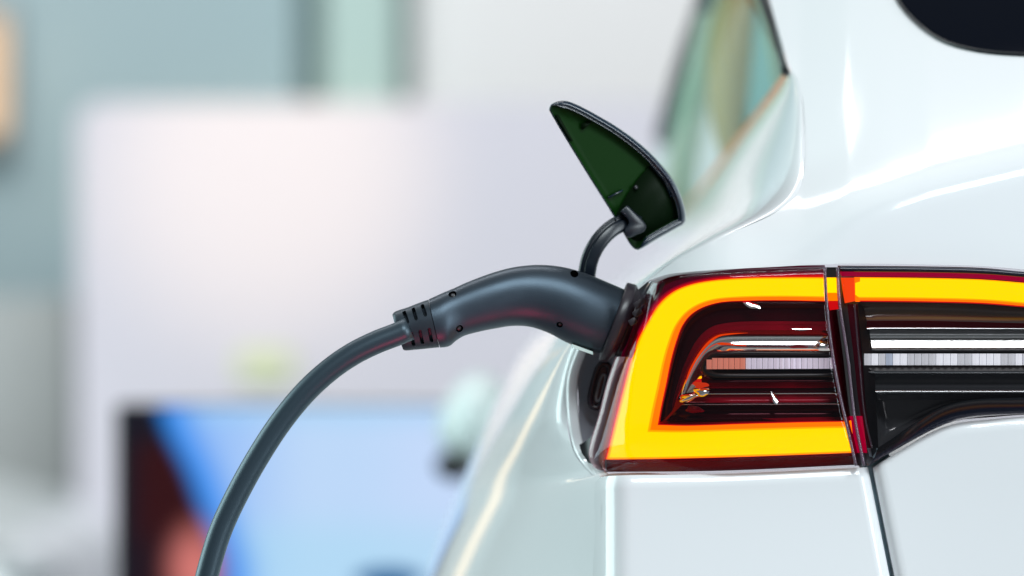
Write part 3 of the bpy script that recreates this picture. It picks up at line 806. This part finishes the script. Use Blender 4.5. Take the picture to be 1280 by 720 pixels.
# ------------------------------------------------------------------ side window and greenhouse
wl = [(986, 90, .36), (952, 137, .62), (917, 184, .85), (884, 229, 1.10), (855, 266, 1.45), (825, 305, 2.1)]
wt = [(925, -140, .62), (905, -100, .9), (892, -50, 1.2), (884, 0, 1.5), (858, 80, 1.9), (832, 170, 2.2)]
wl_ = cr(wl, 60); wt_ = cr(wt, 60)
vs = []
for j in range(20):
    t = j / 19
    for a, b_ in zip(wl_, wt_):
        p = P(*a).lerp(P(*b_), t); p.x -= 0.02 * math.sin(math.pi * t)
        vs.append(p)
sw = mesh('side_window', vs, grid_faces(60, 20), WINGL, car); face_camera(sw)
sweep('window_sill', [P(*p) + Vector((0, -.004, 0)) for p in wl_], [(a * 1.2, b_) for a, b_ in circle(.0028, 10)], mat('sill_bronze', (0.62, 0.24, 0.06), rough=0.35), car)
sweep('window_frame', [P(x, y, Y) for x, y, Y in cr([(990, 90, .30), (984, 64, .31), (974, 32, .34), (962, 0, .38), (946, -50, .44), (925, -140, .55)], 40)], [(a * 1.3, b_) for a, b_ in circle(.0062, 12)], TRIM, car)
sweep('roof_rail', [P(x + 2, y, Y) for x, y, Y in wt_], [(a, b_) for a, b_ in circle(.016, 12)], TRIM, car)
# things seen through the glass
TAN = mat('seat_tan', (0.55, 0.29, 0.11), rough=0.6)
seat = ellipsoid('headrest', P(920, 92, 1.25), (0.030, 0.05, 0.095), TAN, car)
sweep('door_pillar', [P(x, y, 1.5) for x, y in cr([(846, 330), (850, 230), (868, 130), (896, 0)], 20)], [(a, b_) for a, b_ in circle(.016, 10)], mat('pillar_trim', (0.42, 0.46, 0.38), rough=0.7), car)
sweep('door_pillar', [P(x, y, .75) for x, y in cr([(980, 110), (972, 60), (958, 0), (940, -60)], 20)], [(a, b_) for a, b_ in circle(.010, 10)], MATS['pillar_trim'], car)
mesh('interior_trim', [P(908, 260, 1.4), P(990, 120, .9), P(975, -30, .9), P(935, -30, 1.4)], [(0, 1, 2, 3)], mat('interior_blue_grey', (0.22, 0.36, 0.42), rough=0.8), car)

# wing mirror far along the side
def mshape(d):
    q = Vector(d); q.z *= (1.0 if q.z > 0 else 0.75); q.x = q.x * (1 - 0.25 * q.z); return q
wm = ellipsoid('wing_mirror', P(600, 530, 2.3), (0.055, 0.07, 0.066), mat('mirror_paint', (0.58, 0.66, 0.65), rough=0.4, coat=.4), car, shape=mshape)
ellipsoid('mirror_base', P(568, 582, 2.3), (0.026, 0.05, 0.020), BLACK, wm)

# ------------------------------------------------------------------ charge flap, open, on its hinge arm
flap_pts = [(686, 138), (688, 131), (697, 126.5), (708, 126), (722, 131), (745, 143), (775, 161), (805, 184), (826, 205), (843, 227), (853, 250), (857, 268), (856, 279),
            (845, 286), (820, 300), (804, 310), (796, 313), (789, 308), (778, 290), (762, 263), (735, 220), (708, 176), (692, 149)]
def flapY(px, py): return 0.045 + 0.00045 * (px - 690) * 0.5 + 0.0001 * (py - 130)
def resample_closed(pts, n):
    L = cr(pts + [pts[0]], n + 1); return L[:-1]
fo = resample_closed(flap_pts, 140)
gx = sum(p[0] for p in fo) / len(fo); gy = sum(p[1] for p in fo) / len(fo)
def inset(loop, d, dx=0, dy=0):
    n = len(loop); out = []
    for i in range(n):
        ax, ay = loop[i - 2]; bx, by = loop[(i + 2) % n]
        tx, ty = bx - ax, by - ay; L = math.hypot(tx, ty) or 1
        nx_, ny_ = -ty / L, tx / L
        out.append((loop[i][0] + nx_ * d + dx, loop[i][1] + ny_ * d + dy))
    return out
# smooth inset per side: thick rim on the upper right side, thin on the left edge
def rimw(p):
    x, y = p
    # left straight edge runs from (686,138) to (790,308)
    d = abs((308 - 138) * x - (790 - 686) * y + 790 * 138 - 308 * 686) / math.hypot(170, 104)
    return 2.2 + 7.2 * sstep(4, 22, d)
def inset_v(loop, f):
    n = len(loop); out = []
    for i in range(n):
        ax, ay = loop[i - 3]; bx, by = loop[(i + 3) % n]
        tx, ty = bx - ax, by - ay; L = math.hypot(tx, ty) or 1
        d = f(loop[i]); out.append((loop[i][0] - ty / L * d, loop[i][1] + tx / L * d))
    return out
loops = [
    (inset_v(fo, lambda p: 5), .018), (inset_v(fo, lambda p: 1.5), .014), (fo, .008), (inset_v(fo, lambda p: .6), .002), (inset_v(fo, lambda p: .35 * rimw(p)), -.001),
    (inset_v(fo, lambda p: .6 * rimw(p)), -.001), (inset_v(fo, lambda p: .68 * rimw(p)), .002), (inset_v(fo, lambda p: .85 * rimw(p)), .002), (inset_v(fo, lambda p: .95 * rimw(p)), .0005), (inset_v(fo, lambda p: 1.05 * rimw(p)), .006)]
vs = []
for lp_, d in loops:
    for x, y in lp_: vs.append(P(x, y, flapY(x, y) + d))
n = len(fo)
f = grid_faces(n, len(loops), closeu=True); f.append(tuple(range(n)))
flap = mesh('charge_flap', vs, f, FLAPRIM, car); flap['label'] = 'open black charge flap with a green reflection painted inside'
recalc(flap)
# inner face as a fan grid
base_l = inset_v(fo, lambda p: 1.05 * rimw(p)); vs = []; R_ = 10
for k in range(R_):
    t = k / R_
    for x, y in base_l:
        xx, yy = lerp(x, gx, t), lerp(y, gy, t)
        vs.append(P(xx, yy, flapY(xx, yy) + .006 + .002 * sstep(0, .15, t)))
vs.append(P(gx, gy, flapY(gx, gy) + .008))
f = grid_faces(n, R_, closeu=True) + [((R_ - 1) * n + i, (R_ - 1) * n + (i + 1) % n, R_ * n) for i in range(n)]
mi = []
for q in f:
    cxm = sum(vs[i].x for i in q) / len(q); czm = sum(vs[i].z for i in q) / len(q)
    ppx = cxm / (S * (1 + .06 / D)) + 640; ppy = 360 - (czm - ZC) / (S * (1 + .06 / D))
    mi.append(0)
fi = mesh('inner_face', vs, f, FLAPIN, flap, mi=mi); face_camera(fi)
# darker lower moulding, ribs, small details
def plate(name, loop, y0, th, m, parent, bev=.0006):
    n = len(loop)
    vs = [P(x, y, flapY(x, y) + y0) for x, y in loop] + [P(x, y, flapY(x, y) + y0 + th) for x, y in loop]
    f = [tuple(range(n)), tuple(range(2 * n - 1, n - 1, -1))] + [(i, (i + 1) % n, n + (i + 1) % n, n + i) for i in range(n)]
    return recalc(mesh(name, vs, f, m, parent), bev, 2)
plate('lower_moulding', resample_closed([(770, 268), (786, 240), (806, 214), (818, 206), (834, 226), (844, 250), (848, 270), (840, 277), (818, 290), (800, 301), (790, 298), (780, 284)], 60), .0062, .003, FLAPDK, flap, 0)
plate('rib', [(727, 154), (738, 152), (739, 154), (729, 162), (727, 161)], .0052, .002, FLAPDK, flap, 0)
plate('rib', [(694, 144), (712, 176), (716, 176), (713, 170), (698, 143)], .0045, .003, FLAPDK, flap, 0)
plate('rib', [(760, 246), (778, 237), (779, 238.5), (761, 248)], .0045, .003, FLAPRIM, flap, 0)
plate('rib', [(812, 206), (820, 203), (836, 226), (842, 246), (838, 246), (831, 228)], .0040, .003, FLAPRIM, flap, 0)
plate('screw', px_loop(795, 234, 2.4, 2.4, 0, 14), .003, .003, SCREWM, flap, 0)
# bracket where the arm meets the flap
plate('hinge_bracket', resample_closed([(775, 264), (784, 257), (790, 262), (808, 283), (804, 290), (797, 293), (786, 297), (780, 290), (786, 278)], 44), -.006, .012, ARM, flap, .0012)
arm_path = [P(x, y, Y) for x, y, Y in cr([(797, 280, .090), (785, 277, .086), (768, 283, .080), (752, 297, .076), (740, 316, .075), (734, 336, .078), (733, 360, .085), (740, 385, .10)], 50)]
ap = []
for a, b_ in [(-12, 0), (-11.5, 5), (-9, 8), (3, 8.5), (4, 5.5), (7, 5.5), (8, 7.5), (10.5, 5), (11, 0), (10, -8), (-10, -8)]: ap.append((a * S, b_ * S))
o = sweep('hinge_arm', arm_path, ap, ARM, car)
recalc(o, .0008, 2, 30)

# ------------------------------------------------------------------ charging plug with its cable
plug = empty('charging_plug', P(640, 441, .05), 'dark grey charging plug with curved handle and cable pushed into the car', 'plug')
pairs = [((536, 374), (550, 434.5)), ((546, 369.5), (557, 434)), ((556, 365), (563, 432)), ((566, 361), (570, 426)), ((580, 354.5), (580, 420)), ((600, 346.5), (602, 414)), ((622, 339), (620, 410.5)), ((645, 333.5), (640, 407.5)),
         ((675, 331), (662, 408.5)), ((705, 334), (685, 416)), ((733, 342), (708, 428)), ((760, 353), (732, 437.5)), ((781, 362), (750, 441.5))]
def ringset(pairs, n, Yf, depthf, seg=64, sq=2.25):
    A = cr([p[0] for p in pairs], n); B = cr([p[1] for p in pairs], n)
    vs = []
    for i, (a, b_) in enumerate(zip(A, B)):
        Y = Yf(i / (n - 1)); pa = P(*a, Y); pb = P(*b_, Y); c_ = (pa + pb) / 2; h = (pa - pb) / 2; r = h.length; h.normalize()
        dr = r * depthf(i / (n - 1))
        for k in range(seg):
            t = 2 * math.pi * k / seg; cs, sn = math.cos(t), math.sin(t)
            u = abs(cs) ** (2 / sq) * (1 if cs > 0 else -1); v_ = abs(sn) ** (2 / sq) * (1 if sn > 0 else -1)
            vs.append(c_ + h * r * u + Vector((0, -1, 0)) * dr * v_)
    return vs
def tube(name, vs, seg, m, parent):
    n = len(vs) // seg
    f = grid_faces(seg, n, closeu=True); f.append(tuple(range(seg))); f.append(tuple((n - 1) * seg + i for i in range(seg)))
    return recalc(mesh(name, vs, f, m, parent))
PY = lambda t: 0.030 + 0.030 * t
hb = tube('handle', ringset(pairs, 70, PY, lambda t: .82 + .12 * sstep(.5, 1, t)), 64, HANDLE, plug)
slv = tube('cable_sleeve', ringset([((490.5, 393), (504, 437)), ((493, 390), (506, 438)), ((510, 384), (521, 437)), ((524, 378.5), (536, 435.5)), ((535.3, 374.6), (549, 434.2))], 24, lambda t: .030, lambda t: .88), 64, HANDLE2, plug)

def cut(target, cutters):
    bm = bmesh.new()
    for vs, fs in cutters:
        vv = [bm.verts.new(v) for v in vs]
        for q in fs: bm.faces.new([vv[i] for i in q])
    bmesh.ops.recalc_face_normals(bm, faces=bm.faces)
    me = bpy.data.meshes.new('cutter'); bm.to_mesh(me); bm.free()
    co = bpy.data.objects.new('cutter', me); C.objects.link(co)
    md = target.modifiers.new('b', 'BOOLEAN'); md.operation = 'DIFFERENCE'; md.object = co; md.solver = 'EXACT'
    dg = bpy.context.evaluated_depsgraph_get()
    nm = bpy.data.meshes.new_from_object(target.evaluated_get(dg))
    target.modifiers.clear(); target.data = nm
    bpy.data.objects.remove(co); bpy.data.meshes.remove(me)
    for e in nm.edges: pass
    bm = bmesh.new(); bm.from_mesh(nm)
    for e in bm.edges:
        if len(e.link_faces) == 2 and e.calc_face_angle(0) > math.radians(35): e.smooth = False
    bm.to_mesh(nm); bm.free()

def surf_hit(o, px, py):
    bm = bmesh.new(); bm.from_mesh(o.data); t = BVHTree.FromBMesh(bm); bm.free()
    org = Vector((0, -D, ZC)); d = (P(px, py, 0) - org).normalized()
    loc, nor, _, _ = t.ray_cast(org, d)
    if nor.dot(d) > 0: nor = -nor
    return loc, nor
def cyl(c, ax, r0, r1, h0, h1, n=20):
    ax = ax.normalized(); a = ax.orthogonal().normalized(); b_ = ax.cross(a)
    vs = []
    for h, r in ((h0, r0), (h1, r1)):
        for k in range(n):
            t = 2 * math.pi * k / n; vs.append(c + ax * h + (a * math.cos(t) + b_ * math.sin(t)) * r)
    f = [(i, (i + 1) % n, n + (i + 1) % n, n + i) for i in range(n)] + [tuple(range(n)), tuple(range(2 * n - 1, n - 1, -1))]
    return vs, f
holes = [(718, 342, 5.3, False), (565.5, 367.5, 5.2, True), (574.5, 411, 5.0, True), (699.5, 406, 4.2, True)]
cuts = []; screws = []
for hx, hy, r, scr in holes:
    loc, nor = surf_hit(hb, hx, hy)
    ax = (nor * .45 + Vector((0, -1, 0)) * .55).normalized()
    if not scr: ax = (nor * .1 + Vector((0, -1, 0)) * .9).normalized()
    dp = .0068 if scr else .0055
    cuts.append(cyl(loc, ax, r * S, r * S, -dp - .0002, .01)); screws.append((loc, ax, r, scr, dp))
cut(hb, cuts)
for loc, ax, r, scr, dp in screws:
    v0, f0 = cyl(loc, ax, r * S * .99, r * S * .99, -dp, -dp + (.0016 if scr else .0004))
    cupm = mesh('hole_shade', v0, f0, VOID, hb, smooth=False)  # black disc puts the shade of the hole into the colour
    if scr:
        vs, f0 = cyl(loc, ax, r * S * .78, r * S * .62, -.0052, -.0022)
        o = mesh('screw', vs, f0, BLACK, hb, smooth=False); recalc(o, .0003, 2)
        bpv, bpf = cyl(loc, ax, r * S * .34, r * S * .30, -.0023, -.0018, 6)
        mesh('screw_socket', bpv, bpf, SCREWM, hb, smooth=False)
# ventilated slots of the sleeve
def slot_cut(x, y, length, width, tilt):
    loc, nor = surf_hit(slv, x, y)
    a = math.radians(tilt); along = Vector((math.sin(a), 0, math.cos(a)))      # slot runs round the sleeve
    along = (along - nor * along.dot(nor)).normalized(); side = along.cross(nor).normalized()
    n = 16; loop = []
    for k in range(n):
        t = 2 * math.pi * k / n; cs, sn = math.cos(t), math.sin(t)
        loop.append((side * cs * width / 2 + along * (sn * width / 2 + (length - width) / 2 * (1 if sn > 0 else -1))) * S)
    vs = [loc + q - nor * .006 for q in loop] + [loc + q + nor * .008 for q in loop]
    return vs, [(i, (i + 1) % n, n + (i + 1) % n, n + i) for i in range(n)] + [tuple(range(n)), tuple(range(2 * n - 1, n - 1, -1))]
sc_ = [slot_cut(x, y, 20, 4.8, t) for x, y, t in [(507, 395.5, -20), (518, 391.5, -20), (529.5, 387, -20), (515.5, 424.5, -8), (526.5, 422, -8), (538, 419.5, -8)]]
cut(slv, sc_)
core = tube('sleeve_core', ringset([((494, 401), (503, 429)), ((540, 384), (550, 424))], 6, lambda t: .032, lambda t: .9, 32), 32, BLACK, slv)
# collar and nose of the plug
tube('seam', ringset([((780, 361.5), (749.5, 441)), ((783, 360), (751, 445))], 3, lambda t: .060, lambda t: .93), 64, BLACK, plug)
CP = [((781.5, 358.5), (749, 445)), ((783.5, 354), (748.5, 450)), ((785, 353.2), (750, 451.5)), ((794, 355.5), (758, 453)), ((796, 357), (760, 452)), ((798, 362), (763, 449)), ((801, 366), (766, 447))]
CQ = [tuple((lerp(a[0], b[0], t), lerp(a[1], b[1], t)) for a, b in zip(p, q)) for p, q in zip(CP, CP[1:]) for t in (0, .5)] + [CP[-1]]
tube('collar', sum([ringset([q, q], 2, lambda t: .062, lambda t: .93)[:64] for q in CQ], []), 64, COLLAR, plug)
nose = tube('nose', ringset([((797, 366), (768, 444)), ((822, 376), (792, 452))], 6, lambda t: .066 + .01 * t, lambda t: .9), 64, COLLAR, plug)
for (x, y, a_) in [(800, 379, 8), (797, 391, 6), (791, 402, 5)]:
    lp_ = px_loop(x, y, a_, 4.2, -62 + 90 - 60, 4 * 5, sq=6)
    vs = [P(p, q, .026) for p, q in lp_] + [P(p, q, .036) for p, q in lp_]; n = len(lp_)
    o = mesh('latch_tooth', vs, [tuple(range(n)), tuple(range(2 * n - 1, n - 1, -1))] + [(i, (i + 1) % n, n + (i + 1) % n, n + i) for i in range(n)], COLLAR, nose); recalc(o, .0004, 2)
# pale label stuck under the handle
loc = [P(x, y, .042) for x, y in [(715, 430), (741, 439.5), (741.5, 443.5), (715, 434.5)]]
o = mesh('rating_label', loc + [q + Vector((0, .012, 0)) for q in loc], BOXF and [(0, 1, 2, 3), (7, 6, 5, 4), (0, 4, 5, 1), (1, 5, 6, 2), (2, 6, 7, 3), (3, 7, 4, 0)], mat('label_pale', (0.62, 0.78, 0.74), rough=0.4), plug, smooth=False)
# cable
cp = cr([(512, 411, 0), (497, 417.5, 0), (470, 428, 0), (440, 443, 0), (410, 464, 0), (380, 492, 0), (350, 529, 0), (322, 572, 0), (297, 617, 0), (277, 660, 0), (264, 700, 0), (254, 740, 0), (243, 800, 0), (232, 900, 0), (225, 1100, 0), (215, 1500, 0), (200, 2100, 0), (190, 2170, 0), (140, 2172, 0), (-200, 2172, 0)], 260)
sweep('cable', [P(x, y, .030 + (-.02) * sstep(300, 0, 0)) for x, y, _ in cp], circle(14.6 * S, 28), RUBBER, plug)

# ------------------------------------------------------------------ small hall lamps seen as highlights
def mirror(o, px, py):
    bm = bmesh.new(); bm.from_mesh(o.data); t = BVHTree.FromBMesh(bm); bm.free()
    org = Vector((0, -D, ZC)); d = (P(px, py, 0) - org).normalized()
    loc, nor, _, _ = t.ray_cast(org, d)
    return loc, d.reflect(nor).normalized()
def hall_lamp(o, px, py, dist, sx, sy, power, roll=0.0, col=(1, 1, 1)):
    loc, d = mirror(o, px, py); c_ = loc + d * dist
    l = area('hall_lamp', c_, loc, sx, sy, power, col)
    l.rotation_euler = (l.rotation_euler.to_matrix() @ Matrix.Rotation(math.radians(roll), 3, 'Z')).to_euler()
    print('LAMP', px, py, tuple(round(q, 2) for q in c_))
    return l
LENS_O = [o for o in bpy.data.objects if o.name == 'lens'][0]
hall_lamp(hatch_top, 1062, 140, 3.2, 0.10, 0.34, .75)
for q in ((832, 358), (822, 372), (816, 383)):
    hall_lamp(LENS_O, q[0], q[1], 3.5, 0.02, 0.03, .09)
# ------------------------------------------------------------------ done
